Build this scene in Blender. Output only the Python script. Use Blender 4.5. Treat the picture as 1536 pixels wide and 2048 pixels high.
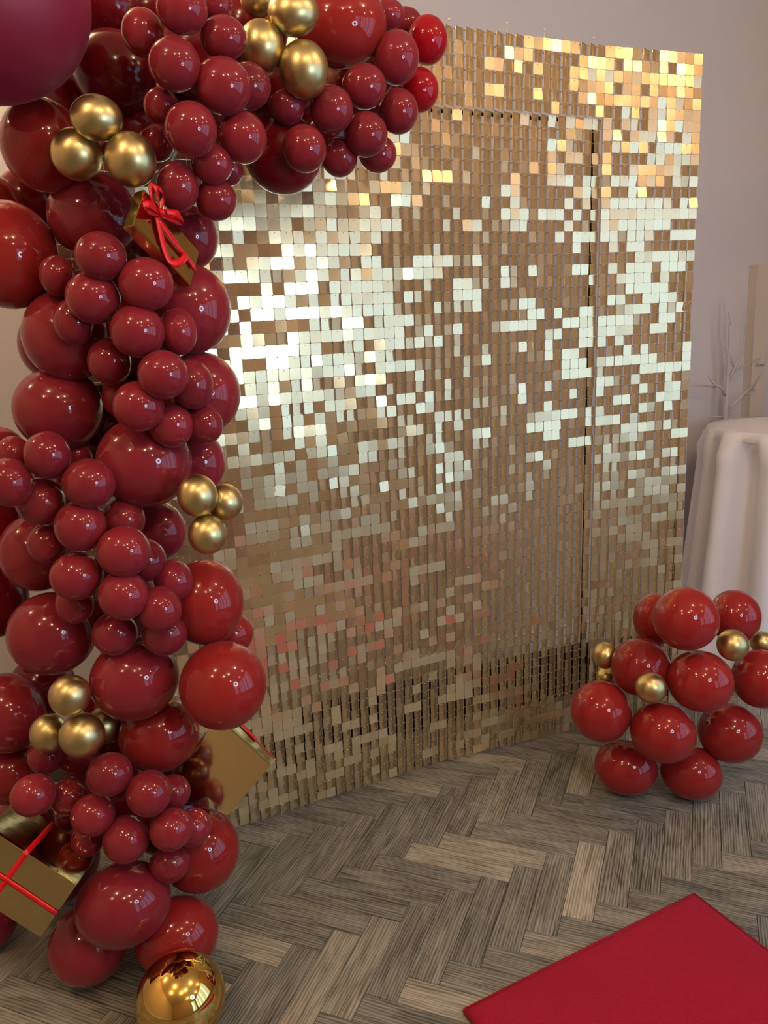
import bpy, bmesh, math, random
import numpy as np
from mathutils import Matrix, Vector

random.seed(7)
RNG = np.random.default_rng(7)
for o in list(bpy.data.objects):
    bpy.data.objects.remove(o)
SC = bpy.context.scene
COL = SC.collection

# ------------------------------------------------------------------ camera
PITCH, ROLL, EYE = math.radians(13.342), math.radians(3.023), 1.377
cam_d = bpy.data.cameras.new('camera')
cam = bpy.data.objects.new('camera', cam_d)
COL.objects.link(cam)
cam_d.sensor_fit = 'VERTICAL'
cam_d.sensor_height = 24.0
cam_d.lens = 1538.0 / 2048.0 * 24.0
cam_d.clip_start = 0.02
_c, _s, _cp, _sp = math.cos(ROLL), math.sin(ROLL), math.cos(PITCH), math.sin(PITCH)
_r = Vector((_c, -_s * _sp, -_s * _cp))
_u = Vector((_s, _c * _sp, _c * _cp))
_b = Vector((0, -_cp, _sp))
cam.matrix_world = Matrix(((_r.x, _u.x, _b.x, 0), (_r.y, _u.y, _b.y, 0), (_r.z, _u.z, _b.z, EYE), (0, 0, 0, 1)))
SC.camera = cam

# ------------------------------------------------------------------ world, exposure
SC.view_settings.view_transform = 'Standard'
SC.view_settings.look = 'None'
SC.view_settings.gamma = 1.0
SC.view_settings.use_curve_mapping = False
SC.view_settings.exposure = 0.12
world = bpy.data.worlds.new('world')
SC.world = world
world.use_nodes = True
world.node_tree.nodes['Background'].inputs[0].default_value = (0.75, 0.85, 1.0, 1)
world.node_tree.nodes['Background'].inputs[1].default_value = 0.8

# room frame: u along the back wall, v towards it (the room stands 20 degrees off the view)
TH = math.radians(20)
def room(u, v, z=0.0):
    return Vector((u * math.cos(TH) - v * math.sin(TH), u * math.sin(TH) + v * math.cos(TH), z))
ROOM_L, ROOM_R, ROOM_F, ROOM_B, ROOM_H = -2.3, 3.1, -3.0, 2.64, 2.85
WARM = (1.0, 0.72, 0.45)
LAMP_POWER = 15.5
RING_POWER = 26.0
WINDOW_POWER = 1.25
# the last two are added to wash the right wall, mirrored by the upper sequins
LAMPS = [room(-0.55, 0.55), room(0.15, -0.55), room(0.75, -0.35), room(1.5, 0.5), room(-1.5, 2.0), room(1.2, -2.0), room(-0.3, 2.15), room(-1.2, 0.0), room(2.82, 0.25), room(2.82, -1.1)]
# each downlight: a warm bulb just below the ceiling
for i, p in enumerate(LAMPS):
    ld = bpy.data.lights.new('downlight_bulb', 'POINT')
    ld.energy = LAMP_POWER * (0.55 if i >= 8 else 1.0)
    ld.color = WARM
    ld.shadow_soft_size = 0.035
    lo = bpy.data.objects.new('downlight_bulb', ld)
    lo.location = (p.x, p.y, ROOM_H - 0.10)
    COL.objects.link(lo)

# ------------------------------------------------------------------ helpers
def tag(o, label=None, cat=None, group=None, kind=None):
    if label: o['label'] = label
    if cat: o['category'] = cat
    if group: o['group'] = group
    if kind: o['kind'] = kind
    return o

def empty(name, loc=(0, 0, 0), rotz=0.0):
    o = bpy.data.objects.new(name, None)
    o.location = loc
    o.rotation_euler = (0, 0, rotz)
    o.empty_display_size = 0.05
    COL.objects.link(o)
    return o

def mesh_obj(name, me, parent=None, mat=None):
    o = bpy.data.objects.new(name, me)
    COL.objects.link(o)
    if parent: o.parent = parent
    if mat is not None:
        if not me.materials: me.materials.append(mat)
    return o

def obj(name, bm, mat, parent=None, smooth=False):
    me = bpy.data.meshes.new(name)
    bm.to_mesh(me); bm.free()
    if smooth:
        me.polygons.foreach_set('use_smooth', [True] * len(me.polygons))
    return mesh_obj(name, me, parent, mat)

def add_box(bm, a, b, M=None):
    vs = [bm.verts.new((x, y, z)) for z in (a[2], b[2]) for y in (a[1], b[1]) for x in (a[0], b[0])]
    if M is not None:
        for v in vs: v.co = M @ v.co
    for f in ((0, 2, 3, 1), (4, 5, 7, 6), (0, 1, 5, 4), (2, 6, 7, 3), (0, 4, 6, 2), (1, 3, 7, 5)):
        bm.faces.new([vs[i] for i in f])
    return vs

def box_obj(name, a, b, mat, parent=None, M=None, bevel=0.0):
    bm = bmesh.new()
    add_box(bm, a, b, M)
    if bevel:
        bmesh.ops.bevel(bm, geom=list(bm.edges), offset=bevel, segments=2, affect='EDGES', profile=0.6)
    bmesh.ops.recalc_face_normals(bm, faces=bm.faces)
    return obj(name, bm, mat, parent)

def add_tube(bm, pts, radii, seg=8, cap=True):
    pts = [Vector(p) for p in pts]
    rings = []
    for i, p in enumerate(pts):
        t = (pts[min(i + 1, len(pts) - 1)] - pts[max(i - 1, 0)]).normalized()
        a = t.orthogonal().normalized() if i == 0 else (a - t * a.dot(t)).normalized()
        b = t.cross(a)
        r = radii[i] if hasattr(radii, '__len__') else radii
        rings.append([bm.verts.new(p + (a * math.cos(k * 2 * math.pi / seg) + b * math.sin(k * 2 * math.pi / seg)) * r) for k in range(seg)])
    for r0, r1 in zip(rings, rings[1:]):
        for k in range(seg):
            bm.faces.new((r0[k], r0[(k + 1) % seg], r1[(k + 1) % seg], r1[k]))
    if cap:
        bm.faces.new(rings[0][::-1]); bm.faces.new(rings[-1])

def add_lathe(bm, prof, seg=32, axis='Z', center=(0, 0, 0)):
    rings = []
    for r, h in prof:
        ring = []
        for k in range(seg):
            a = 2 * math.pi * k / seg
            co = (r * math.cos(a), r * math.sin(a), h) if axis == 'Z' else (r * math.cos(a), h, r * math.sin(a))
            ring.append(bm.verts.new(Vector(co) + Vector(center)))
        rings.append(ring)
    for r0, r1 in zip(rings, rings[1:]):
        for k in range(seg):
            bm.faces.new((r0[k], r0[(k + 1) % seg], r1[(k + 1) % seg], r1[k]))
    bm.faces.new(rings[0][::-1]); bm.faces.new(rings[-1])
    bmesh.ops.recalc_face_normals(bm, faces=bm.faces)

def smooth_path(pts, n=4):
    pts = [Vector(p) for p in pts]
    out = []
    for i in range(len(pts) - 1):
        p0, p1, p2, p3 = pts[max(i - 1, 0)], pts[i], pts[i + 1], pts[min(i + 2, len(pts) - 1)]
        for k in range(n):
            t = k / n
            out.append(0.5 * ((2 * p1) + (p2 - p0) * t + (2 * p0 - 5 * p1 + 4 * p2 - p3) * t * t + (3 * p1 - p0 - 3 * p2 + p3) * t ** 3))
    out.append(pts[-1])
    return out

def ribbon_bm(pts, width, normal, thick=0.0007, n=4, twist=0.0):
    """a flat satin ribbon following pts, its face turned to `normal`"""
    bm = bmesh.new()
    P = smooth_path(pts, n)
    rows = []
    N0 = Vector(normal).normalized()
    for i, p in enumerate(P):
        t = (P[min(i + 1, len(P) - 1)] - P[max(i - 1, 0)]).normalized()
        nn = N0.copy()
        if twist:
            nn = Matrix.Rotation(twist * math.sin(i * 0.9), 3, t) @ nn
        side = t.cross(nn)
        if side.length < 0.05: side = t.orthogonal()
        side.normalize()
        nn = side.cross(t).normalized()
        w = width * 0.5
        cup = nn * (0.12 * width)
        rows.append([bm.verts.new(p - side * w), bm.verts.new(p + cup), bm.verts.new(p + side * w),
                     bm.verts.new(p + side * w - nn * thick), bm.verts.new(p + cup - nn * thick), bm.verts.new(p - side * w - nn * thick)])
    for a, b in zip(rows, rows[1:]):
        for k in range(6):
            bm.faces.new((a[k], a[(k + 1) % 6], b[(k + 1) % 6], b[k]))
    bm.faces.new(rows[0][::-1]); bm.faces.new(rows[-1])
    bmesh.ops.recalc_face_normals(bm, faces=bm.faces)
    return bm

# ------------------------------------------------------------------ materials
def mat(name, color=(0.5, 0.5, 0.5), rough=0.5, metal=0.0, **kw):
    m = bpy.data.materials.new(name)
    m.use_nodes = True
    p = m.node_tree.nodes['Principled BSDF']
    p.inputs['Base Color'].default_value = (*color, 1)
    p.inputs['Roughness'].default_value = rough
    p.inputs['Metallic'].default_value = metal
    for k, v in kw.items():
        p.inputs[k.replace('_', ' ')].default_value = v
    return m

def nodes(m):
    nt = m.node_tree
    return nt, nt.nodes, nt.links, nt.nodes['Principled BSDF']

def add_bump(m, scale, strength, dist=0.001, detail=3.0, coord='Object'):
    nt, N, L, P = nodes(m)
    tc = N.new('ShaderNodeTexCoord'); nz = N.new('ShaderNodeTexNoise'); bp = N.new('ShaderNodeBump')
    nz.inputs['Scale'].default_value = scale; nz.inputs['Detail'].default_value = detail
    bp.inputs['Strength'].default_value = strength; bp.inputs['Distance'].default_value = dist
    L.new(tc.outputs[coord], nz.inputs['Vector']); L.new(nz.outputs['Fac'], bp.inputs['Height'])
    L.new(bp.outputs['Normal'], P.inputs['Normal'])
    return nz

def latex(name, color, rough=0.07):
    m = mat(name, color, rough, 0.0, Specular_IOR_Level=0.36, Sheen_Weight=0.12, Sheen_Roughness=0.35, Sheen_Tint=(1.0, 0.45, 0.45, 1))
    nt, N, L, P = nodes(m)
    oi = N.new('ShaderNodeObjectInfo'); hs = N.new('ShaderNodeHueSaturation'); mr = N.new('ShaderNodeMapRange')
    mr.inputs['To Min'].default_value = 0.86; mr.inputs['To Max'].default_value = 1.14
    L.new(oi.outputs['Random'], mr.inputs['Value']); L.new(mr.outputs['Result'], hs.inputs['Value'])
    hs.inputs['Color'].default_value = (*color, 1)
    L.new(hs.outputs['Color'], P.inputs['Base Color'])
    return m

BM_BURG = latex('latex_burgundy', (0.215, 0.017, 0.027))
BM_RED = latex('latex_red', (0.265, 0.017, 0.017))
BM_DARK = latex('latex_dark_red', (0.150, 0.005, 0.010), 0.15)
BM_MAG = latex('latex_magenta_red', (0.23, 0.012, 0.042), 0.45)
BM_CRIM = latex('latex_crimson', (0.330, 0.004, 0.012))
M_GOLDB = mat('chrome_gold_latex', (0.58, 0.47, 0.22), 0.36, 1.0, Coat_Weight=0.3, Coat_Roughness=0.08)
M_ORB = mat('mirror_gold', (0.85, 0.56, 0.17), 0.04, 1.0)
add_bump(M_ORB, 9.0, 0.12, 0.004)
M_FOIL = mat('gold_foil_paper', (0.66, 0.53, 0.26), 0.12, 1.0)
add_bump(M_FOIL, 30.0, 0.25, 0.0015, 4.0)
M_RIB = mat('red_satin', (0.66, 0.004, 0.012), 0.34, 0.0, Specular_IOR_Level=0.5)
M_TILE = mat('champagne_sequin', (0.84, 0.66, 0.385), 0.23, 0.84)
M_PIN = mat('clear_pin', (0.75, 0.70, 0.62), 0.25, 0.3)
M_GRID = mat('clear_plastic_grid', (0.52, 0.45, 0.36), 0.25, 0.0, Alpha=0.55)
M_FRAME = mat('black_metal', (0.008, 0.007, 0.006), 0.8, 0.0)
M_CLOTH = mat('white_cloth', (0.74, 0.75, 0.86), 0.85)
add_bump(M_CLOTH, 600, 0.15, 0.0005)
M_CARPET = mat('red_carpet_pile', (0.38, 0.007, 0.034), 0.95, 0.0, Sheen_Weight=0.05, Sheen_Roughness=0.6, Specular_IOR_Level=0.05)
nz = add_bump(M_CARPET, 420, 0.9, 0.004, 5.0)
M_TWIG = mat('pale_twig', (0.50, 0.47, 0.50), 0.8)
M_WALL = mat('lilac_grey_paint', (0.58, 0.57, 0.625), 0.7)
add_bump(M_WALL, 90, 0.05, 0.001)
M_CREAM = mat('cream_paint', (0.55, 0.44, 0.33), 0.7)
M_TAN = mat('tan_paint', (0.34, 0.235, 0.145), 0.7)
M_BEIGE = mat('beige_paint', (0.58, 0.52, 0.48), 0.7)
M_CEIL = mat('ceiling_paint', (0.80, 0.68, 0.50), 0.8)
M_WHITE = mat('white_gloss', (0.7, 0.7, 0.7), 0.4)
M_SUB = mat('dark_joint', (0.02, 0.018, 0.015), 0.9)

def emit(name, color, s):
    m = bpy.data.materials.new(name); m.use_nodes = True
    N = m.node_tree.nodes; N.clear()
    e = N.new('ShaderNodeEmission'); o = N.new('ShaderNodeOutputMaterial')
    e.inputs[0].default_value = (*color, 1); e.inputs[1].default_value = s
    m.node_tree.links.new(e.outputs[0], o.inputs[0])
    return m
M_RING = emit('ring_lamp_glow', (0.66, 0.86, 1.05), RING_POWER)
M_PANE = emit('daylight_pane', (0.90, 1.5, 2.35), WINDOW_POWER)

M_PANE_DIM = emit('daylight_pane_dimmed', (0.95, 1.35, 1.85), WINDOW_POWER * 0.62)  # weaker glow added for partial tones in the sequins; no net hangs here

def plank_mat(name, stuff):
    m = mat(name, (0.1, 0.1, 0.1), 0.42)
    nt, N, L, P = nodes(m)
    P.inputs['Specular IOR Level'].default_value = 0.4
    if stuff:
        src = N.new('ShaderNodeUVMap'); src.uv_map = 'UVMap'; vec = src.outputs['UV']
        ran = N.new('ShaderNodeNewGeometry').outputs['Random Per Island']
        at = N.new('ShaderNodeAttribute'); at.attribute_name = 'tone'; tone = at.outputs['Fac']
    else:
        src = N.new('ShaderNodeTexCoord'); vec = src.outputs['Object']
        oi = N.new('ShaderNodeObjectInfo'); ran = oi.outputs['Random']
        sep = N.new('ShaderNodeSeparateColor'); L.new(oi.outputs['Color'], sep.inputs[0]); tone = sep.outputs[0]
    off = N.new('ShaderNodeVectorMath'); off.operation = 'MULTIPLY_ADD'
    cmb = N.new('ShaderNodeCombineXYZ')
    for k in range(3): L.new(ran, cmb.inputs[k])
    L.new(cmb.outputs[0], off.inputs[0]); off.inputs[1].default_value = (37.0, 91.0, 17.0); L.new(vec, off.inputs[2])
    def stretched(sx, sy, scale, detail, dist=0.0):
        mp = N.new('ShaderNodeMapping'); mp.inputs['Scale'].default_value = (sx, sy, 1)
        n = N.new('ShaderNodeTexNoise'); n.inputs['Scale'].default_value = scale; n.inputs['Detail'].default_value = detail
        n.inputs['Roughness'].default_value = 0.65; n.inputs['Distortion'].default_value = dist
        L.new(off.outputs[0], mp.inputs[0]); L.new(mp.outputs[0], n.inputs['Vector'])
        return n.outputs['Fac']
    fine = stretched(1.0, 15.0, 9.0, 6.0, 0.3)
    broad = stretched(1.0, 4.0, 7.0, 3.0, 1.2)
    mp = N.new('ShaderNodeMapping'); mp.inputs['Scale'].default_value = (1, 9, 1)
    wv = N.new('ShaderNodeTexWave'); wv.bands_direction = 'Y'; wv.inputs['Scale'].default_value = 5.0
    wv.inputs['Distortion'].default_value = 9.0; wv.inputs['Detail'].default_value = 3.0; wv.inputs['Detail Scale'].default_value = 0.7
    L.new(off.outputs[0], mp.inputs[0]); L.new(mp.outputs[0], wv.inputs['Vector'])
    def math_(op, a, b):
        n = N.new('ShaderNodeMath'); n.operation = op
        for i, v in enumerate((a, b)):
            if isinstance(v, (int, float)): n.inputs[i].default_value = v
            else: L.new(v, n.inputs[i])
        return n.outputs[0]
    g = math_('ADD', math_('MULTIPLY', fine, 0.42), math_('ADD', math_('MULTIPLY', broad, 0.43), math_('MULTIPLY', wv.outputs['Fac'], 0.15)))
    rp = N.new('ShaderNodeValToRGB')
    rp.color_ramp.elements[0].position = 0.36; rp.color_ramp.elements[0].color = (0.040, 0.041, 0.036, 1)
    rp.color_ramp.elements[1].position = 0.66; rp.color_ramp.elements[1].color = (0.285, 0.285, 0.258, 1)
    L.new(g, rp.inputs[0])
    rl = N.new('ShaderNodeValToRGB')
    rl.color_ramp.elements[0].position = 0.34; rl.color_ramp.elements[0].color = (0.160, 0.145, 0.115, 1)
    rl.color_ramp.elements[1].position = 0.62; rl.color_ramp.elements[1].color = (0.52, 0.48, 0.40, 1)
    L.new(g, rl.inputs[0])
    mx = N.new('ShaderNodeMix'); mx.data_type = 'RGBA'
    L.new(tone, mx.inputs['Factor']); L.new(rp.outputs[0], mx.inputs['A']); L.new(rl.outputs[0], mx.inputs['B'])
    L.new(mx.outputs['Result'], P.inputs['Base Color'])
    bp = N.new('ShaderNodeBump'); bp.inputs['Strength'].default_value = 0.35; bp.inputs['Distance'].default_value = 0.001
    L.new(g, bp.inputs['Height']); L.new(bp.outputs[0], P.inputs['Normal'])
    return m
M_PLANK = plank_mat('vinyl_plank', False)
M_PLANK_S = plank_mat('vinyl_plank_far', True)

# ------------------------------------------------------------------ room shell
RM = Matrix.Rotation(TH, 4, 'Z')
def shell(name, a, b, m):
    return tag(box_obj(name, a, b, m, None, RM), kind='structure')
T_ = 0.12
floor = shell('floor', (ROOM_L - T_, ROOM_F - T_, -0.12), (ROOM_R + T_, ROOM_B + T_, -0.004), M_SUB)
shell('ceiling', (ROOM_L - T_, ROOM_F - T_, ROOM_H), (ROOM_R + T_, ROOM_B + T_, ROOM_H + 0.1), M_CEIL)
shell('wall_back', (ROOM_L - T_, ROOM_B, -0.1), (ROOM_R + T_, ROOM_B + T_, ROOM_H), M_WALL)
shell('wall_left', (ROOM_L - T_, ROOM_F, -0.1), (ROOM_L, ROOM_B, ROOM_H), M_CREAM)
shell('wall_right', (ROOM_R, ROOM_F, -0.1), (ROOM_R + T_, ROOM_B, ROOM_H), M_TAN)
shell('wall_front', (ROOM_L - T_, ROOM_F - T_, -0.1), (ROOM_R + T_, ROOM_F, ROOM_H), M_TAN)
shell('trim_1', (2.665, ROOM_B - 0.045, 0.0), (2.735, ROOM_B, 1.56), M_BEIGE)
shell('baseboard_back', (ROOM_L, ROOM_B - 0.018, 0.0), (2.66, ROOM_B, 0.11), M_WHITE)
shell('baseboard_left', (ROOM_L, ROOM_F, 0.0), (ROOM_L + 0.018, ROOM_B - 0.02, 0.11), M_WHITE)

def window(name, a0, a1, z0, z1, fixed, along):
    """tall window with frame, mullions and daylit panes; along='v' on the right wall, 'u' on the front wall"""
    def P(a, d, z):
        return (fixed - d, a, z) if along == 'v' else (a, fixed + d, z)
    def B(bm, s0, d0, z0_, s1, d1, z1_):
        p, q = P(s0, d0, z0_), P(s1, d1, z1_)
        add_box(bm, [min(p[i], q[i]) for i in range(3)], [max(p[i], q[i]) for i in range(3)], RM)
    root = tag(empty(name, room(*( (fixed, (a0 + a1) / 2) if along == 'v' else ((a0 + a1) / 2, fixed)), z0)), kind='structure')
    inv = Matrix.Translation(-root.location)
    n = max(2, int(round((a1 - a0) / 0.42)))
    bm = bmesh.new()
    w = 0.035
    B(bm, a0 - w, 0, z0 - w, a1 + w, 0.03, z0); B(bm, a0 - w, 0, z1, a1 + w, 0.03, z1 + w)
    for k in range(n + 1):
        x = a0 + (a1 - a0) * k / n
        B(bm, x - w / 2, 0, z0, x + w / 2, 0.03, z1)
    bm.transform(inv); bmesh.ops.recalc_face_normals(bm, faces=bm.faces)
    obj('window_frame', bm, M_WHITE, root)
    for k in range(n):
        bm = bmesh.new()
        B(bm, a0 + (a1 - a0) * k / n + w / 2, 0.002, z0, a0 + (a1 - a0) * (k + 1) / n - w / 2, 0.008, z1)
        bm.transform(inv); bmesh.ops.recalc_face_normals(bm, faces=bm.faces)
        obj('pane', bm, M_PANE if k % 2 == 0 else M_PANE_DIM, root)
window('window_1', -2.65, 0.72, 0.35, 2.25, ROOM_R, 'v')
window('window_2', 2.0, 2.95, 0.35, 2.25, ROOM_F, 'u')

for i, p in enumerate(LAMPS):  # the last two fittings belong to the added wall lamps
    t = tag(empty('downlight', (p.x, p.y, ROOM_H)), 'round recessed ceiling downlight with a warm bulb', 'ceiling light', 'downlights in the ceiling')
    bm = bmesh.new(); add_lathe(bm, [(0.035, -0.001), (0.06, -0.001), (0.062, -0.008), (0.05, -0.012), (0.035, -0.010)], 24)
    obj('trim_ring', bm, M_WHITE, t, True)

# ------------------------------------------------------------------ floor planks: 4:1 herringbone
W = 0.0714
PH = math.radians(-22.5)
OU = Vector((0.481, 1.820)) - Matrix.Rotation(PH, 2) @ Vector((4 * W, 1 * W))
def plank_center(kind, i, j):
    if kind == 'H': c = Vector(((i + 2) * W, (j + 0.5) * W))
    else: c = Vector(((i + 0.5) * W, (j + 2) * W))
    return OU + Matrix.Rotation(PH, 2) @ c
def plank_mesh():
    bm = bmesh.new()
    g = 0.0006
    add_box(bm, (-2 * W + g, -0.5 * W + g, -0.003), (2 * W - g, 0.5 * W - g, 0.0))
    top = [e for e in bm.edges if all(abs(v.co.z) < 1e-6 for v in e.verts)]
    bmesh.ops.bevel(bm, geom=top, offset=0.0007, segments=1, affect='EDGES')
    bmesh.ops.recalc_face_normals(bm, faces=bm.faces)
    me = bpy.data.meshes.new('plank'); bm.to_mesh(me); bm.free()
    me.materials.append(M_PLANK)
    return me
ht = math.tan(math.atan2(768, 1538)) * 1.15
planks = []
LIGHT = {('H', 0, 0): 0.25, ('H', -1, -1): 0.75, ('H', -2, -2): 0.7, ('V', 4, -3): 0.95}
for m_ in range(-9, 10):
    for k in range(-60, 60):
        for kind, i, j in (('H', k + 8 * m_, k), ('V', k + 8 * m_, k - 7)):
            c = plank_center(kind, i, j)
            # in room bounds
            u = c.x * math.cos(TH) + c.y * math.sin(TH); v = -c.x * math.sin(TH) + c.y * math.cos(TH)
            if not (ROOM_L + 0.16 < u < ROOM_R - 0.16 and ROOM_F + 0.16 < v < ROOM_B - 0.16): continue
            d = c.y
            vis = d > 1.12 and abs(c.x) < d * 0.62 + 0.2 and d < 2.75
            rr = random.random()
            tone = LIGHT.get((kind, i, j))
            if tone is None:
                tone = random.choice([0.0, 0.0, 0.0, 0.06, 0.12, 0.22]) if rr < 0.86 else random.uniform(0.3, 0.6)
            planks.append((0 if vis else 1, d if vis else c.length, c, kind, tone))
planks.sort(key=lambda q: (q[0], q[1]))
pm = plank_mesh()
rest = []
for n_, (far, d, c, kind, tone) in enumerate(planks):
    ang = PH + (0 if kind == 'H' else math.pi / 2) + (math.pi if random.random() < 0.5 else 0)
    if n_ < 300 and not far:
        o = mesh_obj('plank', pm, floor)
        o.location = (c.x, c.y, random.uniform(-0.0003, 0)); o.rotation_euler = (0, 0, ang)
        o.color = (tone, tone, tone, 1)
    else:
        rest.append((c, ang, tone))
V_, F_, UV_, TN_ = [], [], [], []
for c, ang, tone in rest:
    b0 = len(V_); ca, sa = math.cos(ang), math.sin(ang)
    for z in (-0.003, 0.0):
        for x, y in ((-2, -.5), (2, -.5), (2, .5), (-2, .5)):
            gx = x * W - math.copysign(0.0007, x); gy = y * W - math.copysign(0.0007, y)
            V_.append((c.x + gx * ca - gy * sa, c.y + gx * sa + gy * ca, z)); UV_.append((gx, gy)); TN_.append(tone)
    for f in ((4, 5, 6, 7), (0, 1, 5, 4), (1, 2, 6, 5), (2, 3, 7, 6), (3, 0, 4, 7)):
        F_.append(tuple(b0 + q for q in f))
me = bpy.data.meshes.new('plank_field'); me.from_pydata(V_, [], F_)
uvl = me.uv_layers.new(name='UVMap')
li = np.zeros(len(me.loops), int); me.loops.foreach_get('vertex_index', li)
uvl.data.foreach_set('uv', np.array(UV_)[li].ravel())
at = me.attributes.new('tone', 'FLOAT', 'POINT'); at.data.foreach_set('value', TN_)
tag(mesh_obj('plank_field', me, floor, M_PLANK_S), kind='stuff')

# ------------------------------------------------------------------ sequin wall
def S(c, r):
    """point on the hung sequin sheet: column c (0 left .. 61 right), row r (0 top .. 70 bottom)"""
    w = r / 70.0
    tx = np.interp(c, [0, 50, 61], [-.70, .666, .98]); ty = np.interp(c, [0, 50, 61], [1.726, 2.35, 2.462])
    bx = np.interp(c, [0, 10.3, 32, 50, 61], [-.738, -.457, .131, .655, .975]); by = np.interp(c, [0, 10.3, 32, 50, 61], [1.83, 1.965, 2.243, 2.415, 2.447])
    p = np.array([tx * (1 - w) + bx * w, ty * (1 - w) + by * w, 2.1 * (1 - w) + 0.006 * w])
    return p
DENS = """1111111112467899
1111111112357888
2333444223456777
8877787223467888
6666676342234888
8888876332335655
6667865422466654
5666664321365664
4446643221344665
2234443221233877
3333443222112876
4444432322111555
5554433231112335
5666444332211225
5555433443211222
4444332245311122
4443333336631122
4443333335653112""".split()
def density(c, r):
    x, y = min(c / 4.0 - 0.5, 14.999), min(r / 4.0 - 0.5, 16.999)
    x, y = max(x, 0), max(y, 0)
    i, j = int(x), int(y); fx, fy = x - i, y - j
    g = lambda a, b: int(DENS[b][a])
    return ((g(i, j) * (1 - fx) + g(i + 1, j) * fx) * (1 - fy) + (g(i, j + 1) * (1 - fx) + g(i + 1, j + 1) * fx) * fy) / 9.0
TS = 0.0292
def tile_geo():
    h = TS / 2; c = 0.0028; q = 0.0007
    out = [(-h + c, 0), (-h + q, -q), (-h, -c), (-h, -TS + c), (-h + q, -TS + q), (-h + c, -TS),
           (h - c, -TS), (h - q, -TS + q), (h, -TS + c), (h, -c), (h - q, -q), (h - c, 0)]
    # x across, y out of the sheet (negative = towards the room), z down from the pin
    v = [(x, -0.0004, z) for x, z in out] + [(x, 0.0004, z) for x, z in out]
    n = len(out)
    f = [tuple(range(n)), tuple(range(2 * n - 1, n - 1, -1))] + [(k, k + n, (k + 1) % n + n, (k + 1) % n) for k in range(n)]
    m = [0] * len(f)
    b = len(v)   # pin head
    pr = 0.0013
    v += [(pr * math.cos(a), -0.0006, -0.0045 + pr * math.sin(a)) for a in (0.4, 1.66, 2.9, 4.2, 5.4)] + [(0, -0.0030, -0.0045)]
    for k in range(5):
        f.append((b + k, b + 5, b + (k + 1) % 5)); m.append(1)
    return v, f, m
tv, tf, tm = tile_geo()
tile_me = bpy.data.meshes.new('sequin_tile'); tile_me.from_pydata(tv, [], tf)
bmt = bmesh.new(); bmt.from_mesh(tile_me); bmesh.ops.recalc_face_normals(bmt, faces=bmt.faces); bmt.to_mesh(tile_me); bmt.free()
tile_me.materials.append(M_TILE); tile_me.materials.append(M_PIN)
tile_me.polygons.foreach_set('material_index', tm)
tf = [tuple(p.vertices) for p in tile_me.polygons]
tva = np.array(tv)

sheet = tag(empty('sequin_wall', (0.15, 2.2, 0.0)), 'tall freestanding backdrop of shimmering champagne gold square sequins', 'backdrop')
SO = np.array(sheet.location)
ALLV, ALLF, ALLM = [], [], []
prev = {}
for r in range(70):
    for c in range(61):
        p = S(c + 0.5, r); e = S(c + 1, r) - S(c, r)
        down = S(c + 0.5, r + 1) - p
        e /= np.linalg.norm(e); nrm = np.cross(e, [0, 0, 1.0]); nrm /= np.linalg.norm(nrm)   # nrm faces the room
        step = 0.0
        if r < 6 or c >= 50: step = 0.012
        base = p + nrm * (step + 0.006)
        u0 = p[0] 
        left = np.clip((c - 12) / 18.0, 0, 1)
        d = density(c, r)
        # neighbouring sequins lean alike in short horizontal runs
        run = prev.get('flat') if random.random() < 0.30 else None
        flat = (random.random() < 0.93 * d ** 1.3) if run is None else run
        prev['flat'] = flat
        if flat:
            yaw = random.gauss(0, 2.8); pit = random.gauss(0, 1.6 if r > 13 else 3.4)
        else:
            if random.random() < 1 - left and r < 52: yaw = -random.uniform(10, 18)
            else: yaw = random.choice([random.uniform(11, 17), random.uniform(15, 24), random.uniform(18, 27)])
            pit = random.gauss(0, 1.6)
            if r >= 58: yaw = random.uniform(20, 31)
        rollz = random.gauss(0, 0.5) if random.random() > 0.012 else random.gauss(0, 6)
        yaw, pit, rollz = map(math.radians, (yaw, pit, rollz))
        # yaw turns the face towards the right side of the room
        ex = e * math.cos(yaw) - nrm * math.sin(yaw)
        ex /= np.linalg.norm(ex)
        ez = np.array([0, 0, 1.0]) + nrm * math.tan(pit); ez -= ex * (ez @ ex); ez /= np.linalg.norm(ez)
        ey = np.cross(ez, ex)                      # into the sheet
        cx, sx_ = math.cos(rollz), math.sin(rollz)
        ex, ez = ex * cx + ez * sx_, ez * cx - ex * sx_
        if 13 <= c < 25 and 16 <= r < 41:
            o = mesh_obj('sequin_tile', tile_me, sheet)
            o.matrix_local = Matrix(((ex[0], ey[0], ez[0], base[0] - SO[0]), (ex[1], ey[1], ez[1], base[1] - SO[1]), (ex[2], ey[2], ez[2], base[2] - SO[2]), (0, 0, 0, 1)))
        else:
            R = np.stack([ex, ey, ez])
            b0 = sum(len(q) for q in ALLV[-1:]) and ALLN
            ALLV.append(tva @ R + base - SO)
            ALLF += [tuple(k + b0 for k in f) for f in tf]
            ALLM += tm
        ALLN = len(ALLV) * len(tva)
me = bpy.data.meshes.new('sequin_field'); me.from_pydata(np.concatenate(ALLV).tolist(), [], ALLF)
me.materials.append(M_TILE); me.materials.append(M_PIN)
me.polygons.foreach_set('material_index', ALLM)
tag(mesh_obj('sequin_field', me, sheet), kind='stuff')
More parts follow.
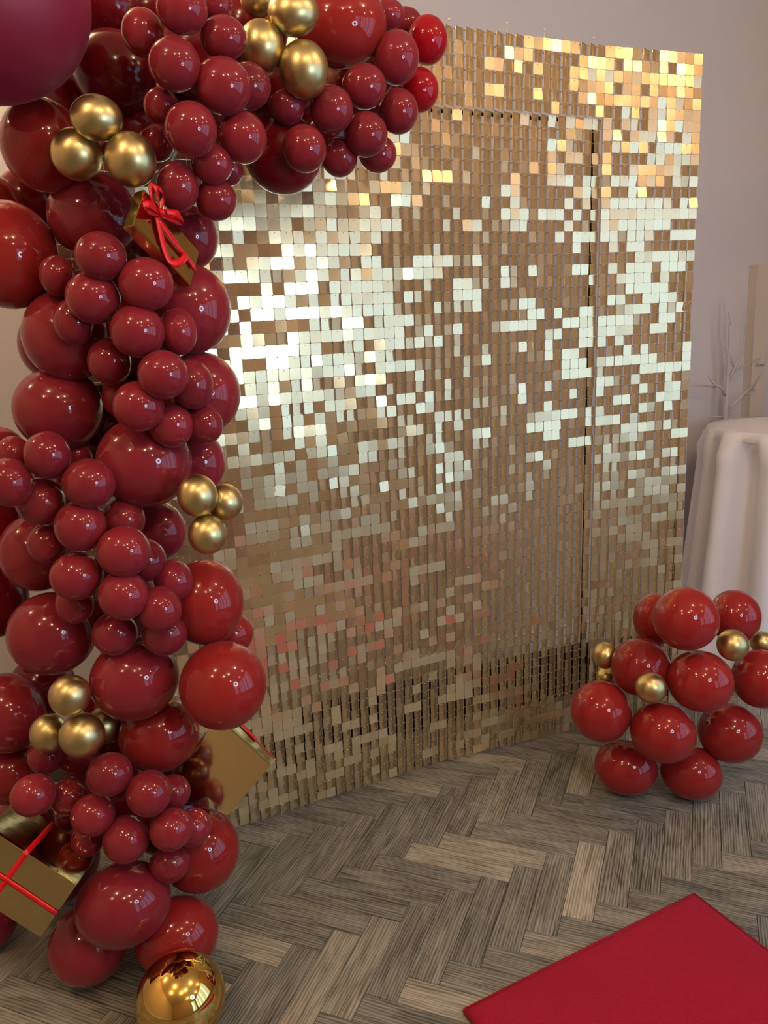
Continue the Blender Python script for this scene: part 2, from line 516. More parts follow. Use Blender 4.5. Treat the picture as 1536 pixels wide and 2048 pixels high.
# clear plastic grid that carries the pins
bm = bmesh.new()
def bar(p, q, w):
    p, q = Vector(p) - Vector(SO), Vector(q) - Vector(SO)
    t = (q - p).normalized(); a = Vector((0, 0, 1)) if abs(t.z) < 0.7 else Vector((1, 0.42, 0)).normalized()
    a = (a - t * a.dot(t)).normalized(); b = t.cross(a)
    vs = [bm.verts.new(x + a * w * sa + b * w * sb * 0.5) for x in (p, q) for sa, sb in ((-1, -1), (1, -1), (1, 1), (-1, 1))]
    for f in ((0, 1, 5, 4), (1, 2, 6, 5), (2, 3, 7, 6), (3, 0, 4, 7)): bm.faces.new([vs[k] for k in f])
def seg_pts(f0):
    return f0
for r in range(70):
    for c0, c1 in ((0, 10.3), (10.3, 32), (32, 50), (50, 61)):
        a, b = S(c0, r + 0.12), S(c1, r + 0.12)
        e = b - a; e /= np.linalg.norm(e); n = np.cross(e, [0, 0, 1]); n /= np.linalg.norm(n)
        st = 0.012 if (r < 6 or c0 >= 50) else 0.0
        bar(a + n * (st + 0.001), b + n * (st + 0.001), 0.0016)
for c in range(0, 62):
    a, b = S(c, 0), S(c, 6); m1 = S(c, 70)
    e = S(min(c + 1, 61), 0) - S(min(c, 60), 0); n = np.cross(e, [0, 0, 1]); n /= np.linalg.norm(n)
    bar(a + n * 0.013, b + n * 0.013, 0.0014)
    st = 0.013 if c >= 50 else 0.001
    bar(b + n * st, m1 + n * st, 0.0014)
obj('backing_grid', bm, M_GRID, sheet)
# black frame standing behind the sheet
def fr(name, c0, r0, c1, r1, off0, off1, off):
    a, b = S(c0, r0), S(c1, r1)
    e = S(61, r0) - S(40, r0); n = np.cross(e, [0, 0, 1]); n /= np.linalg.norm(n)
    bmf = bmesh.new(); q = [a - n * off, b - n * off]
    add_tube(bmf, [Vector(x - SO) for x in q], off0, 4)
    return obj(name, bmf, M_FRAME, sheet)
fr('frame_post', 49.9, 6.4, 49.9, 69.9, 0.007, 0, 0.022)
fr('frame_post', 60.6, 0.3, 60.6, 69.9, 0.006, 0, 0.014)
fr('frame_post', 0.4, 0.3, 0.4, 69.9, 0.008, 0, 0.03)
fr('frame_rail', 0.4, 6.2, 49.9, 6.2, 0.005, 0, 0.012)
for c0, c1 in ((0.2, 10.3), (10.3, 32), (32, 50), (50, 60)):
    bmf = bmesh.new()
    a, b = S(c0, 61.0), S(c1, 61.0)
    e = b - a; e /= np.linalg.norm(e); n = np.cross(e, [0, 0, 1]); n /= np.linalg.norm(n)
    pts = [a - n * 0.045, b - n * 0.045, b - n * 0.075, a - n * 0.075]
    lo = [bmf.verts.new((x[0] - SO[0], x[1] - SO[1], 0.115)) for x in pts]; hi = [bmf.verts.new((x[0] - SO[0], x[1] - SO[1], 0.285)) for x in pts]
    bmf.faces.new(lo[::-1]); bmf.faces.new(hi)
    for k in range(4): bmf.faces.new((lo[k], lo[(k + 1) % 4], hi[(k + 1) % 4], hi[k]))
    obj('base_rail', bmf, M_FRAME, sheet)
for p in ((.227, 2.147, 2.1), (.379, 2.191, 2.1), (.487, 2.252, 2.1), (.64, 2.333, 2.1)):
    bmf = bmesh.new(); q = Vector(p) - Vector(SO)
    add_tube(bmf, [q - Vector((0, 0, .012)), q + Vector((0, 0, .018))], 0.0012, 6)
    bmesh.ops.create_uvsphere(bmf, u_segments=8, v_segments=6, radius=0.0035, matrix=Matrix.Translation(q + Vector((0, 0, .020))))
    obj('clip', bmf, M_PIN, sheet, True)

# ------------------------------------------------------------------ balloons
def balloon_mesh(name, seg=44, rings=26):
    bm = bmesh.new()
    prof = []
    for k in range(rings + 1):
        t = math.pi * k / rings
        r, y = math.sin(t), -math.cos(t)
        if y > 0.35:                                     # drawn out towards the neck
            f = (y - 0.35) / 0.65
            y += 0.17 * f * f; r = max(r * (1 - 0.10 * f), 0.055)
        if k == 0: r = 0.0
        prof.append((r, y))
    prof.append((0.045, 1.23)); 
    cap = bm.verts.new((0, prof[0][1], 0)); last = None
    for r, y in prof[1:]:
        ring = [bm.verts.new((r * math.cos(a * 2 * math.pi / seg), y, r * math.sin(a * 2 * math.pi / seg))) for a in range(seg)]
        for a in range(seg):
            if last is None: bm.faces.new((cap, ring[a], ring[(a + 1) % seg]))
            else: bm.faces.new((last[a], ring[a], ring[(a + 1) % seg], last[(a + 1) % seg]))
        last = ring
    bm.faces.new(last)
    bmesh.ops.recalc_face_normals(bm, faces=bm.faces)
    me = bpy.data.meshes.new(name); bm.to_mesh(me); bm.free()
    me.polygons.foreach_set('use_smooth', [True] * len(me.polygons))
    return me
def knot_mesh():
    bm = bmesh.new()
    add_lathe(bm, [(0.045, 1.20), (0.085, 1.225), (0.095, 1.25), (0.07, 1.275), (0.05, 1.285), (0.075, 1.33), (0.13, 1.385), (0.12, 1.39), (0.05, 1.34)], 12, 'Y')
    me = bpy.data.meshes.new('knot'); bm.to_mesh(me); bm.free()
    me.polygons.foreach_set('use_smooth', [True] * len(me.polygons))
    return me
HUE = {'b': BM_BURG, 'r': BM_RED, 'd': BM_DARK, 'm': BM_MAG, 'c': BM_CRIM, 'g': M_GOLDB}
BME, KME = {}, {}
for k, m in HUE.items():
    BME[k] = balloon_mesh('balloon'); BME[k].materials.append(m)
    KME[k] = knot_mesh(); KME[k].materials.append(m)
GROUP = {'s': 'small burgundy balloons of the garland', 'L': 'large red balloons of the garland', 'X': 'large red balloons of the garland',
         'G': 'chrome gold balloons of the garland', 'R': 'red balloons of the floor cluster', 'H': 'tiny gold balloons of the floor cluster'}
# kind | x | y | z | half width mm | half height mm | colour | label
BALLOONS = """
X|-0.591|1.356|1.916|169|155|m|giant deep magenta red balloon filling the top left corner
L|-0.571|1.491|1.726|73|79|r|large red balloon left of the upper left gold trio, under the giant balloon
L|-0.678|1.520|1.548|91|98|r|large red balloon at the left edge, beside the small balloons below the upper gold trio
L|-0.745|1.625|1.641|68|73|r|large red balloon peeping out at the left edge above its neighbour
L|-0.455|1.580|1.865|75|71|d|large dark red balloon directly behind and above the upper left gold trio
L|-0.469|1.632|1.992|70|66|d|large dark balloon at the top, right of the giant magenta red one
s|-0.363|1.450|1.883|35|37|b|small burgundy balloon right of the giant one, topmost left of the small ones
s|-0.283|1.400|1.897|41|37|b|small burgundy balloon cut by the top edge, nearest to the giant one
s|-0.241|1.474|1.927|30|26|b|small burgundy balloon peeping behind the top edge pair, left of the chrome gold cluster
s|-0.227|1.442|1.866|39|34|b|small burgundy balloon left of the arch gold cluster, second down from the top edge
s|-0.304|1.399|1.816|42|41|b|small burgundy balloon with a second round balloon touching its lower right, top left bunch
s|-0.234|1.433|1.790|48|45|b|biggest round burgundy balloon in the middle of the top left bunch
s|-0.288|1.400|1.718|43|43|b|burgundy balloon in the bunch straight right of the upper left gold trio
s|-0.213|1.469|1.717|42|43|b|burgundy balloon in the bunch overlapping the big dark balloon on its right
s|-0.345|1.450|1.769|30|30|b|small shaded burgundy balloon just right above the upper left gold trio
s|-0.378|1.520|1.728|33|33|b|small shaded balloon half hidden right behind the upper left gold trio
s|-0.332|1.450|1.639|37|42|b|burgundy balloon right beside the red bow of the upper gift box
s|-0.269|1.458|1.675|36|34|b|shaded burgundy balloon between the bunch and the balloon at the edge of the wall
s|-0.273|1.487|1.620|37|36|b|burgundy balloon whose right side stands against the top left of the sequin wall
s|-0.258|1.566|1.685|26|29|b|tiny sliver of balloon peeping behind the shaded one beside the sequin wall
G|-0.438|1.387|1.739|42|36|g|top chrome gold balloon of the upper left gold trio
G|-0.488|1.413|1.692|42|42|g|left chrome gold balloon of the upper left gold trio
G|-0.394|1.400|1.676|42|44|g|right chrome gold balloon of the upper left gold trio, touching the gift box
L|-0.520|1.553|1.613|83|80|b|large burgundy balloon under the upper left gold trio, left of the gift box
L|-0.350|1.580|1.569|56|60|b|large burgundy balloon behind the upper gift box, against the sequin wall
G|-0.115|1.550|1.937|46|38|g|top chrome gold balloon of the arch gold cluster, beside the large red one
G|-0.177|1.550|1.885|41|44|g|left chrome gold balloon of the arch gold cluster
G|-0.104|1.558|1.846|46|49|g|lowest and largest chrome gold balloon of the arch gold cluster
G|-0.185|1.611|1.983|31|29|g|dark chrome gold balloon at the top edge, behind the arch gold cluster
L|-0.035|1.713|1.971|92|80|r|large bright red balloon at the top of the arch, right of the gold cluster
s|0.062|1.754|1.998|33|29|b|small burgundy balloon tucked right of the large bright red arch balloon
s|0.100|1.852|2.011|39|35|b|small balloon peeping between two others at the top right end of the arch
s|0.144|1.810|1.966|43|47|c|bright crimson balloon at the rightmost end of the arch
s|0.073|1.714|1.906|46|50|b|burgundy balloon at the arch end, in front of the crimson one
s|0.005|1.662|1.842|44|41|b|burgundy balloon hanging just under the large bright red arch balloon
s|0.121|1.800|1.868|43|44|c|crimson balloon directly below the rightmost one, against the sequins
s|0.072|1.717|1.808|41|43|b|burgundy balloon in front of the lower crimson one at the arch end
s|-0.060|1.610|1.791|42|42|b|burgundy balloon right below the lowest gold one of the arch cluster
s|-0.143|1.591|1.795|34|32|b|small shaded purple balloon tucked under the lowest arch gold balloon
s|0.004|1.657|1.754|43|42|b|burgundy balloon at the bottom middle of the arch, in front of two others
s|-0.114|1.565|1.714|42|42|b|burgundy balloon in front of the large dark red one under the arch
s|-0.053|1.681|1.720|37|38|b|lowest burgundy balloon under the arch, right of the large dark red one
s|0.026|1.734|1.733|40|37|b|burgundy balloon peeping at the lower right of the arch, against tan sequins
L|-0.163|1.660|1.727|78|76|d|large dark red balloon hanging lowest under the arch
s|-0.204|1.527|1.815|41|39|b|small burgundy balloon under the left gold one of the arch cluster
L|-0.172|1.789|1.884|83|76|d|large dark red balloon hidden deep behind the arch gold cluster
L|0.008|1.924|1.924|90|82|d|large dark red balloon hidden deep behind the arch's burgundy bunch
s|-0.459|1.381|1.523|43|40|b|topmost burgundy balloon of the bunch left of the upper gift box
s|-0.564|1.450|1.500|31|36|b|leftmost small burgundy balloon of the bunch below the upper gold trio
s|-0.488|1.399|1.457|46|45|b|round burgundy balloon left in the bunch below the gift box, over a smaller one
s|-0.392|1.398|1.475|47|45|b|burgundy balloon directly under the lower tip of the upper gift box
s|-0.417|1.397|1.396|47|46|b|round burgundy balloon in the centre of the bunch below the gift box
s|-0.357|1.440|1.392|35|42|b|small burgundy balloon in front of the large balloon against the white sequins
s|-0.538|1.427|1.418|35|41|b|small burgundy balloon tucked below left in the bunch below the gift box
L|-0.585|1.510|1.396|81|85|b|large burgundy balloon at the left side behind the small bunch
L|-0.660|1.612|1.381|63|72|b|large balloon forming a crescent at the left side of the column
L|-0.354|1.535|1.434|80|85|b|large burgundy balloon right of the bunch, against the brightest white sequins
s|-0.491|1.450|1.346|39|43|b|small burgundy balloon left below the centre one of the upper bunch
s|-0.377|1.383|1.319|44|43|b|round burgundy balloon in front of two others, lower in the upper bunch
s|-0.344|1.445|1.296|41|46|b|burgundy balloon overlapped on its left, before the large one beside the sequins
s|-0.431|1.395|1.265|45|45|b|burgundy balloon at the bottom left of the upper bunch
s|-0.387|1.437|1.224|41|42|b|burgundy balloon at the very bottom of the upper bunch
s|-0.332|1.464|1.219|35|38|b|small burgundy balloon rightmost at the bottom of the upper bunch
L|-0.351|1.546|1.272|78|82|b|large red balloon half hidden by the upper bunch, bulging over the sequins
s|-0.505|1.520|1.274|33|39|b|small shaded balloon peeping at the left behind the upper bunch
L|-0.628|1.526|1.258|85|82|b|large balloon at the left side between the upper and the middle bunch
L|-0.461|1.487|1.149|91|89|b|largest burgundy balloon across the middle of the column, left of the mid gold trio
L|-0.379|1.585|1.128|55|64|b|large balloon above the mid gold trio, against the sequins
s|-0.609|1.400|1.185|41|44|b|topmost burgundy balloon of the middle bunch
s|-0.694|1.450|1.182|32|36|b|small burgundy balloon left of the topmost one of the middle bunch
L|-0.784|1.580|1.171|51|53|b|large balloon at the left edge behind the top of the middle bunch
s|-0.676|1.376|1.142|41|45|b|burgundy balloon cut by the left edge, in the middle bunch
s|-0.540|1.398|1.129|47|46|b|burgundy balloon upper right in the middle bunch, under the large left one
s|-0.646|1.424|1.095|45|45|b|burgundy balloon left in the middle bunch, beside the one cut by the edge
s|-0.608|1.535|1.161|30|32|b|small shaded balloon between the topmost one and the largest column balloon
s|-0.568|1.400|1.049|47|48|b|round burgundy balloon in the middle bunch, left above its centre
s|-0.503|1.450|1.046|40|41|b|small burgundy balloon at the upper right of the middle bunch
s|-0.658|1.450|1.006|37|39|b|small shaded burgundy balloon under the left ones of the middle bunch
L|-0.740|1.580|0.954|78|83|b|large dark balloon behind the left side of the middle bunch
s|-0.489|1.386|0.999|49|48|b|round burgundy balloon in the centre of the middle bunch
s|-0.471|1.449|0.962|40|43|b|small burgundy balloon peeping right of the centre one of the middle bunch
s|-0.589|1.400|0.952|49|46|b|round burgundy balloon left below the centre of the middle bunch
s|-0.621|1.450|0.882|37|42|b|small burgundy balloon hanging under the left one of the middle bunch
s|-0.499|1.381|0.915|46|47|b|burgundy balloon straight below the centre one of the middle bunch
s|-0.424|1.458|0.915|38|41|b|small burgundy balloon touching the large one right of the middle bunch
s|-0.441|1.404|0.875|41|45|b|burgundy balloon at the lower right of the middle bunch
s|-0.551|1.450|0.813|44|44|b|burgundy balloon at the bottom left of the middle bunch
s|-0.449|1.442|0.810|44|44|b|burgundy balloon at the bottom right of the middle bunch
L|-0.481|1.580|0.987|61|63|b|large burgundy balloon left of the mid gold trio
L|-0.381|1.521|0.844|79|90|r|large bright red balloon under the mid gold trio
L|-0.351|1.580|0.747|51|48|r|balloon peeping between the two big bright ones, over the sequins
L|-0.344|1.440|0.693|87|89|r|biggest bright red balloon above the lower right gift box
L|-0.709|1.520|0.793|89|87|b|large burgundy balloon at the left, under the middle bunch
L|-0.537|1.486|0.696|90|85|b|large burgundy balloon left of the biggest bright red one
L|-0.514|1.524|0.549|86|83|r|large red balloon left of the lower right gift box
L|-0.857|1.567|0.594|80|88|b|large balloon at the left edge beside the lower gold cluster
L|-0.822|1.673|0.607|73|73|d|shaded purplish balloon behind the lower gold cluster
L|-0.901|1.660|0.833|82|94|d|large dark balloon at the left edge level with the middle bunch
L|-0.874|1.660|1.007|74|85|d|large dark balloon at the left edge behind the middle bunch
G|-0.344|1.400|1.095|37|40|g|left chrome gold balloon of the mid gold trio
G|-0.305|1.450|1.069|34|36|g|smaller right chrome gold balloon of the mid gold trio
G|-0.333|1.400|1.020|36|38|g|bottom chrome gold balloon of the mid gold trio
G|-0.638|1.400|0.708|40|40|g|top chrome gold balloon of the lower gold cluster
G|-0.716|1.450|0.601|38|40|g|left chrome gold balloon of the lower gold cluster
G|-0.626|1.400|0.620|44|44|g|front chrome gold balloon of the lower gold cluster
G|-0.631|1.520|0.574|38|40|g|half hidden right chrome gold balloon of the lower gold cluster
L|-0.883|1.580|0.439|70|71|b|large balloon at the left edge above the lower left gift box
s|-0.754|1.497|0.523|37|39|b|small purplish balloon under the left one of the lower gold cluster
s|-0.707|1.543|0.493|48|44|b|small shaded balloon right below the lower gold cluster
s|-0.744|1.400|0.492|44|42|b|leftmost burgundy balloon of the lowest bunch
s|-0.696|1.450|0.452|37|38|b|second balloon from the left in the lowest bunch, ahead of a tiny one
s|-0.583|1.400|0.530|45|43|b|topmost burgundy balloon of the lowest bunch
s|-0.629|1.400|0.440|44|42|b|burgundy balloon in the lowest bunch directly over a smaller hanging one
s|-0.508|1.397|0.484|45|46|b|burgundy balloon upper right in the lowest bunch
s|-0.477|1.453|0.448|36|36|b|small burgundy balloon rightmost at the top of the lowest bunch
s|-0.569|1.400|0.379|47|48|b|burgundy balloon at the bottom middle of the lowest bunch
s|-0.472|1.396|0.399|44|42|b|burgundy balloon lower right in the lowest bunch, before two others
s|-0.446|1.454|0.360|40|40|b|small burgundy balloon pressed against the large one at the right of the lowest bunch
s|-0.498|1.435|0.290|43|40|b|lowest burgundy balloon on the right side of the lowest bunch
s|-0.671|1.450|0.348|34|36|b|small burgundy balloon hanging at the bottom left of the lowest bunch
s|-0.744|1.520|0.350|26|26|b|tiny shaded balloon behind the lowest bunch, by the ribbon tail
L|-0.460|1.535|0.244|89|91|r|large red balloon at the right of the lowest bunch, next to the bare floor
L|-0.597|1.405|0.219|99|85|b|large burgundy balloon low in the column, between the gift box and the floor
L|-0.508|1.448|0.095|91|83|r|large red balloon behind the mirrored gold orb
L|-0.700|1.437|0.095|84|83|b|large burgundy balloon resting on the floor under the lower left gift box
L|-0.980|1.545|0.073|67|64|b|balloon at the left edge below the lower left gift box
L|-0.914|1.646|0.250|75|74|b|large shaded balloon behind the ribbon of the lower left gift box
L|-0.856|1.670|0.138|101|102|b|large dark balloon right behind the lower left gift box
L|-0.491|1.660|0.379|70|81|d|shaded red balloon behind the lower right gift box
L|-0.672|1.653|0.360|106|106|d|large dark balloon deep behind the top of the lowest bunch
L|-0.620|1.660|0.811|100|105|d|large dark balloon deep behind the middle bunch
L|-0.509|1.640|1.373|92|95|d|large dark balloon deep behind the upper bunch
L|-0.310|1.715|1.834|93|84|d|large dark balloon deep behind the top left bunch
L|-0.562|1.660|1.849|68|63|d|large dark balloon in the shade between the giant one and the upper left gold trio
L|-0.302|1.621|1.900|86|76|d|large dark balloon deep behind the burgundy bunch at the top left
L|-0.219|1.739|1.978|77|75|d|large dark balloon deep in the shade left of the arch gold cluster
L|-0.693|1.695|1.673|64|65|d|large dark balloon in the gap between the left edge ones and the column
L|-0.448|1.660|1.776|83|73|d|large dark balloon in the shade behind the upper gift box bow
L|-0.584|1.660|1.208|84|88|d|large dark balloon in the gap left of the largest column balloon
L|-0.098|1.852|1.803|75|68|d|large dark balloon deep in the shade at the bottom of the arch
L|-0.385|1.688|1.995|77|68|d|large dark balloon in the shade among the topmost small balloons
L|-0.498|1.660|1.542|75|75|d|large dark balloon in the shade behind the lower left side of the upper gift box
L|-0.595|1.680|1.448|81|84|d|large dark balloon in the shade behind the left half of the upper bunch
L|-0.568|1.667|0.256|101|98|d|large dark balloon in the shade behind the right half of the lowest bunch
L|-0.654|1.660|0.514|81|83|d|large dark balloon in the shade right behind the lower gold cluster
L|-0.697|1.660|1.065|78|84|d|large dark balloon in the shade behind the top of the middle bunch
R|0.793|1.930|0.582|85|85|r|topmost red balloon of the floor cluster
R|0.991|2.070|0.523|71|77|r|red balloon at the top right of the floor cluster, before the tablecloth
R|0.790|2.140|0.499|66|77|r|red balloon peeping behind the topmost one of the floor cluster
R|0.704|2.013|0.409|82|83|r|red balloon upper left in the floor cluster, above the tiny front gold one
R|0.839|1.930|0.398|87|83|r|red balloon in the centre of the floor cluster, facing the camera
R|1.043|2.000|0.360|79|83|r|red balloon cut by the right edge in the floor cluster
R|0.589|2.000|0.285|85|86|r|leftmost red balloon of the floor cluster
R|0.742|1.930|0.249|88|84|r|red balloon under the tiny front gold one in the floor cluster
R|0.963|2.000|0.196|88|86|r|lowest right red balloon of the floor cluster, clear of the floor
R|0.673|2.028|0.083|90|79|r|left of the two red balloons resting on the floor under the cluster
R|0.851|1.989|0.081|86|77|r|right of the two red balloons resting on the floor under the cluster
H|0.622|2.078|0.420|36|39|g|tiny chrome gold balloon at the left rim of the floor cluster, upper one
H|0.646|2.140|0.319|32|34|g|tiny chrome gold balloon at the left rim of the floor cluster, lower one
H|0.697|1.908|0.397|42|42|g|tiny chrome gold balloon at the front of the floor cluster
H|0.923|1.930|0.499|41|43|g|tiny chrome gold balloon between the two top right red ones of the floor cluster
H|1.075|2.070|0.438|33|33|g|tiny chrome gold balloon cut by the right edge
O|-0.459|1.284|0.091|88|77|o|mirrored gold orb on the floor at the foot of the column
"""
brng = random.Random(3)
for line in BALLOONS.strip().split('\n'):
    kd, x, y, z, sx, sz, hue, lab = line.split('|')
    x, y, z, sx, sz = float(x), float(y), float(z), float(sx) / 1000, float(sz) / 1000
    if kd == 'O':
        bm = bmesh.new(); bmesh.ops.create_uvsphere(bm, u_segments=64, v_segments=40, radius=sx)
        o = obj('gold_orb', bm, M_ORB, None, True); o.location = (x, y, z)
        tag(o, lab, 'bauble')
        bm = bmesh.new(); add_lathe(bm, [(0.012, 0), (0.014, 0.004), (0.013, 0.014), (0.008, 0.016)], 20, 'Y')
        cap = obj('cap', bm, M_ORB, o, True); cap.location = (0, sx - 0.002, 0)
        continue
    name = {'g': 'gold_balloon'}.get(hue, 'balloon')
    o = mesh_obj(name, BME[hue])
    dirv = Vector((x, y, z - EYE)).normalized()          # necks run back into the garland, away from the open side
    yaw = math.atan2(-dirv.x, dirv.y) + brng.uniform(-0.12, 0.12)
    pit = math.asin(dirv.z) + brng.uniform(-0.1, 0.1)
    o.location = (x, y, z); o.rotation_euler = (pit, 0, yaw)
    o.scale = (sx, (sx * sz) ** 0.5 * 0.97, sz)
    tag(o, lab, 'balloon', GROUP[kd])
    k = mesh_obj('knot', KME[hue], o)

# ------------------------------------------------------------------ gift boxes
def gift(name, O, axes, dims, label):
    A = [Vector(a) for a in axes]
    root = empty(name)
    x, y, z = A
    if x.cross(y).dot(z) < 0: pass
    c = Vector(O) + x * dims[0] / 2 + y * dims[1] / 2 + z * dims[2] / 2
    root.location = c
    tag(root, label, 'gift', 'foil wrapped gifts in the garland')
    def loc(p):
        return Vector(O) + x * p[0] + y * p[1] + z * p[2] - c
    bm = bmesh.new()
    vs = add_box(bm, (0, 0, 0), dims)
    for v in vs: v.co = loc(v.co)
    bmesh.ops.recalc_face_normals(bm, faces=bm.faces)
    bmesh.ops.bevel(bm, geom=list(bm.edges), offset=0.0016, segments=2, affect='EDGES')
    obj('wrapped_box', bm, M_FOIL, root)
    return root, loc, x, y, z
def flap(root, loc, pts, name='paper_fold'):
    bm = bmesh.new()
    a = [bm.verts.new(loc(p)) for p in pts]
    bm.faces.new(a)
    bmesh.ops.solidify(bm, geom=list(bm.faces), thickness=0.0008)
    return obj(name, bm, M_FOIL, root)

# upper gift, flat box with bow
dA = (0.1525, 0.0815, 0.023)
g, loc, x, y, z = gift('gift_box', (-0.386, 1.34, 1.5647), [[0.3945, 0.6797, -0.6184], [0.1476, 0.6174, 0.7727], [-0.907, 0.3961, -0.1432]], dA,
    'small flat gold foil gift with red bow stuck below the upper left gold balloons')
RA = {'ribbon_loop': [(0.0135, [[0.0379, 0.061, -0.006], [0.0142, 0.0561, -0.016], [-0.0006, 0.0595, -0.022], [-0.0054, 0.0739, -0.026], [-0.0025, 0.0687, -0.032], [0.0169, 0.0634, -0.02], [0.0372, 0.0611, -0.008]]),
        (0.009, [[0.0388, 0.0634, -0.006], [0.034, 0.0762, -0.012], [0.0264, 0.0867, -0.016], [0.0134, 0.0884, -0.02], [0.0234, 0.0843, -0.01], [0.0383, 0.0667, -0.004]]),
        (0.012, [[0.035, 0.0574, -0.008], [0.0154, 0.0402, -0.014], [-0.0, 0.0291, -0.018], [-0.0062, 0.0288, -0.022], [0.0026, 0.0385, -0.024], [0.0314, 0.0561, -0.01]]),
        (0.012, [[0.0359, 0.0576, -0.01], [0.0391, 0.0611, -0.022], [0.0534, 0.0688, -0.028], [0.0702, 0.0762, -0.024], [0.078, 0.0774, -0.016], [0.0624, 0.0696, -0.012], [0.0396, 0.059, -0.008]])],
      'ribbon_tail': [(0.0135, [[0.0373, 0.0528, -0.006], [0.0472, 0.0387, -0.006], [0.0609, 0.0223, -0.005], [0.0743, 0.0081, -0.005], [0.0865, -0.0003, -0.006], [0.0985, 0.0018, -0.01], [0.1086, 0.0178, -0.012], [0.1118, 0.0328, -0.012]]),
        (0.0095, [[0.0418, 0.0476, -0.008], [0.0617, 0.0433, -0.007], [0.083, 0.0412, -0.006], [0.1013, 0.0402, -0.006], [0.1179, 0.0402, -0.006], [0.1324, 0.0398, -0.005], [0.1459, 0.0365, -0.005]])]}
bow = None
bm = bmesh.new(); bmesh.ops.create_uvsphere(bm, u_segments=12, v_segments=8, radius=0.0075)
bmesh.ops.scale(bm, verts=bm.verts, vec=(1.1, 0.8, 0.9))
bow = obj('bow', bm, M_RIB, g, True); bow.location = loc((0.037, 0.060, -0.011))
for nm, lst in RA.items():
    for k, (w, pts) in enumerate(lst):
        bm = ribbon_bm([loc(p) - Vector(bow.location) for p in pts], w, -z if nm == 'ribbon_tail' else (-z * 0.8 + y * 0.3 + x * 0.25 * (k - 1)), twist=0.0 if nm == 'ribbon_tail' else 0.35)
        obj(nm, bm, M_RIB, bow, True)
obj('ribbon_band', ribbon_bm([loc((0.0, 0.06, -0.0012)), loc((0.04, 0.06, -0.0014)), loc((0.1525, 0.0365, -0.0012))], 0.008, -z), M_RIB, g, True)
# fold of the paper along the near edge
flap(g, loc, [(0.004, 0.0005, -0.0008), (0.150, 0.0005, -0.0008), (0.150, 0.006, -0.0012), (0.075, 0.0085, -0.0014), (0.004, 0.005, -0.0012)])

# lower right gift
g, loc, x, y, z = gift('gift_box', (-0.2746, 1.5, 0.4701), [[-0.684, -0.1214, -0.7193], [-0.7211, 0.2612, 0.6417], [0.11, 0.9576, -0.2662]], (0.148, 0.1537, 0.0503),
    'square gold foil gift tilted on its corner, before the sequins at the lower left')
obj('ribbon_band', ribbon_bm([loc(p) for p in ([-0.003, 0.1500, 0.0575], [-0.003, 0.1106, 0.0540], [-0.003, 0.0873, 0.052], [-0.003, 0.0618, 0.0469])], 0.0135, -x), M_RIB, g, True)
obj('ribbon_thread', ribbon_bm([loc(p) for p in ([-0.0015, 0.0643, 0.0500], [-0.0015, 0.035, 0.0477], [-0.0015, 0.0045, 0.0421])], 0.0026, -x), M_RIB, g, True)
flap(g, loc, [(-0.0008, 0.002, 0.001), (-0.0008, 0.150, 0.001), (-0.0012, 0.150, 0.013), (-0.0012, 0.002, 0.009)])

# lower left gift
g, loc, x, y, z = gift('gift_box', (-0.6533, 1.33, 0.3297), [[-0.6102, -0.1767, -0.7723], [-0.7916, 0.0946, 0.6037], [-0.0336, 0.9797, -0.1976]], (0.1279, 0.2111, 0.1365),
    'large gold foil gift with crossed red ribbons at the lower left edge')
fB = 0.118
obj('ribbon_band', ribbon_bm([loc((-0.0012, fB, 0.1365)), loc((-0.0014, fB, 0.004)), loc((-0.0008, fB, -0.0008)), loc((0.004, fB, -0.0014)), loc((0.1279, fB + 0.004, -0.0012))], 0.0115, (-z - x)), M_RIB, g, True)
obj('ribbon_band', ribbon_bm([loc((0.068, 0.0, -0.0022)), loc((0.066, 0.10, -0.0022)), loc((0.066, 0.2111, -0.0022))], 0.0105, -z), M_RIB, g, True)
for a0, a1 in ((0.001, 0.042), (0.044, 0.088), (0.089, 0.108), (0.126, 0.21)):
    flap(g, loc, [(-0.0010, a0, 0.0), (-0.0010, a1, 0.0), (-0.0016, a1 - 0.006, 0.009), (-0.0016, a0 + 0.002, 0.007)])

# ------------------------------------------------------------------ red carpet
K0 = Vector((0.703, 1.593)); eu = Vector((-0.591, -0.29)).normalized(); ev = Vector((0.49, -0.872)).normalized()
ev = (ev - eu * ev.dot(eu)).normalized()
CW, CL, CH = 0.659, 1.0, 0.011
root = tag(empty('red_carpet', (K0.x, K0.y, 0), 0), 'red pile carpet lying on the planks at the lower right corner', 'carpet')
bm = bmesh.new()
nx, ny = 60, 110
grid = {}
crng = random.Random(5)
for i in range(nx + 1):
    for j in range(ny + 1):
        a, b = i / nx * CW, j / ny * CL
        e = min(a, CW - a, b, CL - b)
        h = CH * (1 - max(0, 1 - e / 0.012) ** 2 * 0.45) + crng.uniform(-0.0005, 0.0005) + 0.0012 * math.sin(a * 9 + b * 5) * min(1, e / 0.05)
        p = eu * a + ev * b
        grid[i, j] = bm.verts.new((p.x, p.y, h))
for i in range(nx):
    for j in range(ny):
        bm.faces.new((grid[i, j], grid[i, j + 1], grid[i + 1, j + 1], grid[i + 1, j]))
edge = [grid[i, 0] for i in range(nx)] + [grid[nx, j] for j in range(ny)] + [grid[i, ny] for i in range(nx, 0, -1)] + [grid[0, j] for j in range(ny, 0, -1)]
low = [bm.verts.new((v.co.x, v.co.y, 0.0)) for v in edge]
for k in range(len(edge)):
    bm.faces.new((edge[k], edge[(k + 1) % len(edge)], low[(k + 1) % len(edge)], low[k]))
bm.faces.new(low[::-1])
bmesh.ops.recalc_face_normals(bm, faces=bm.faces)
obj('pile', bm, M_CARPET, root, True)
bm = bmesh.new()
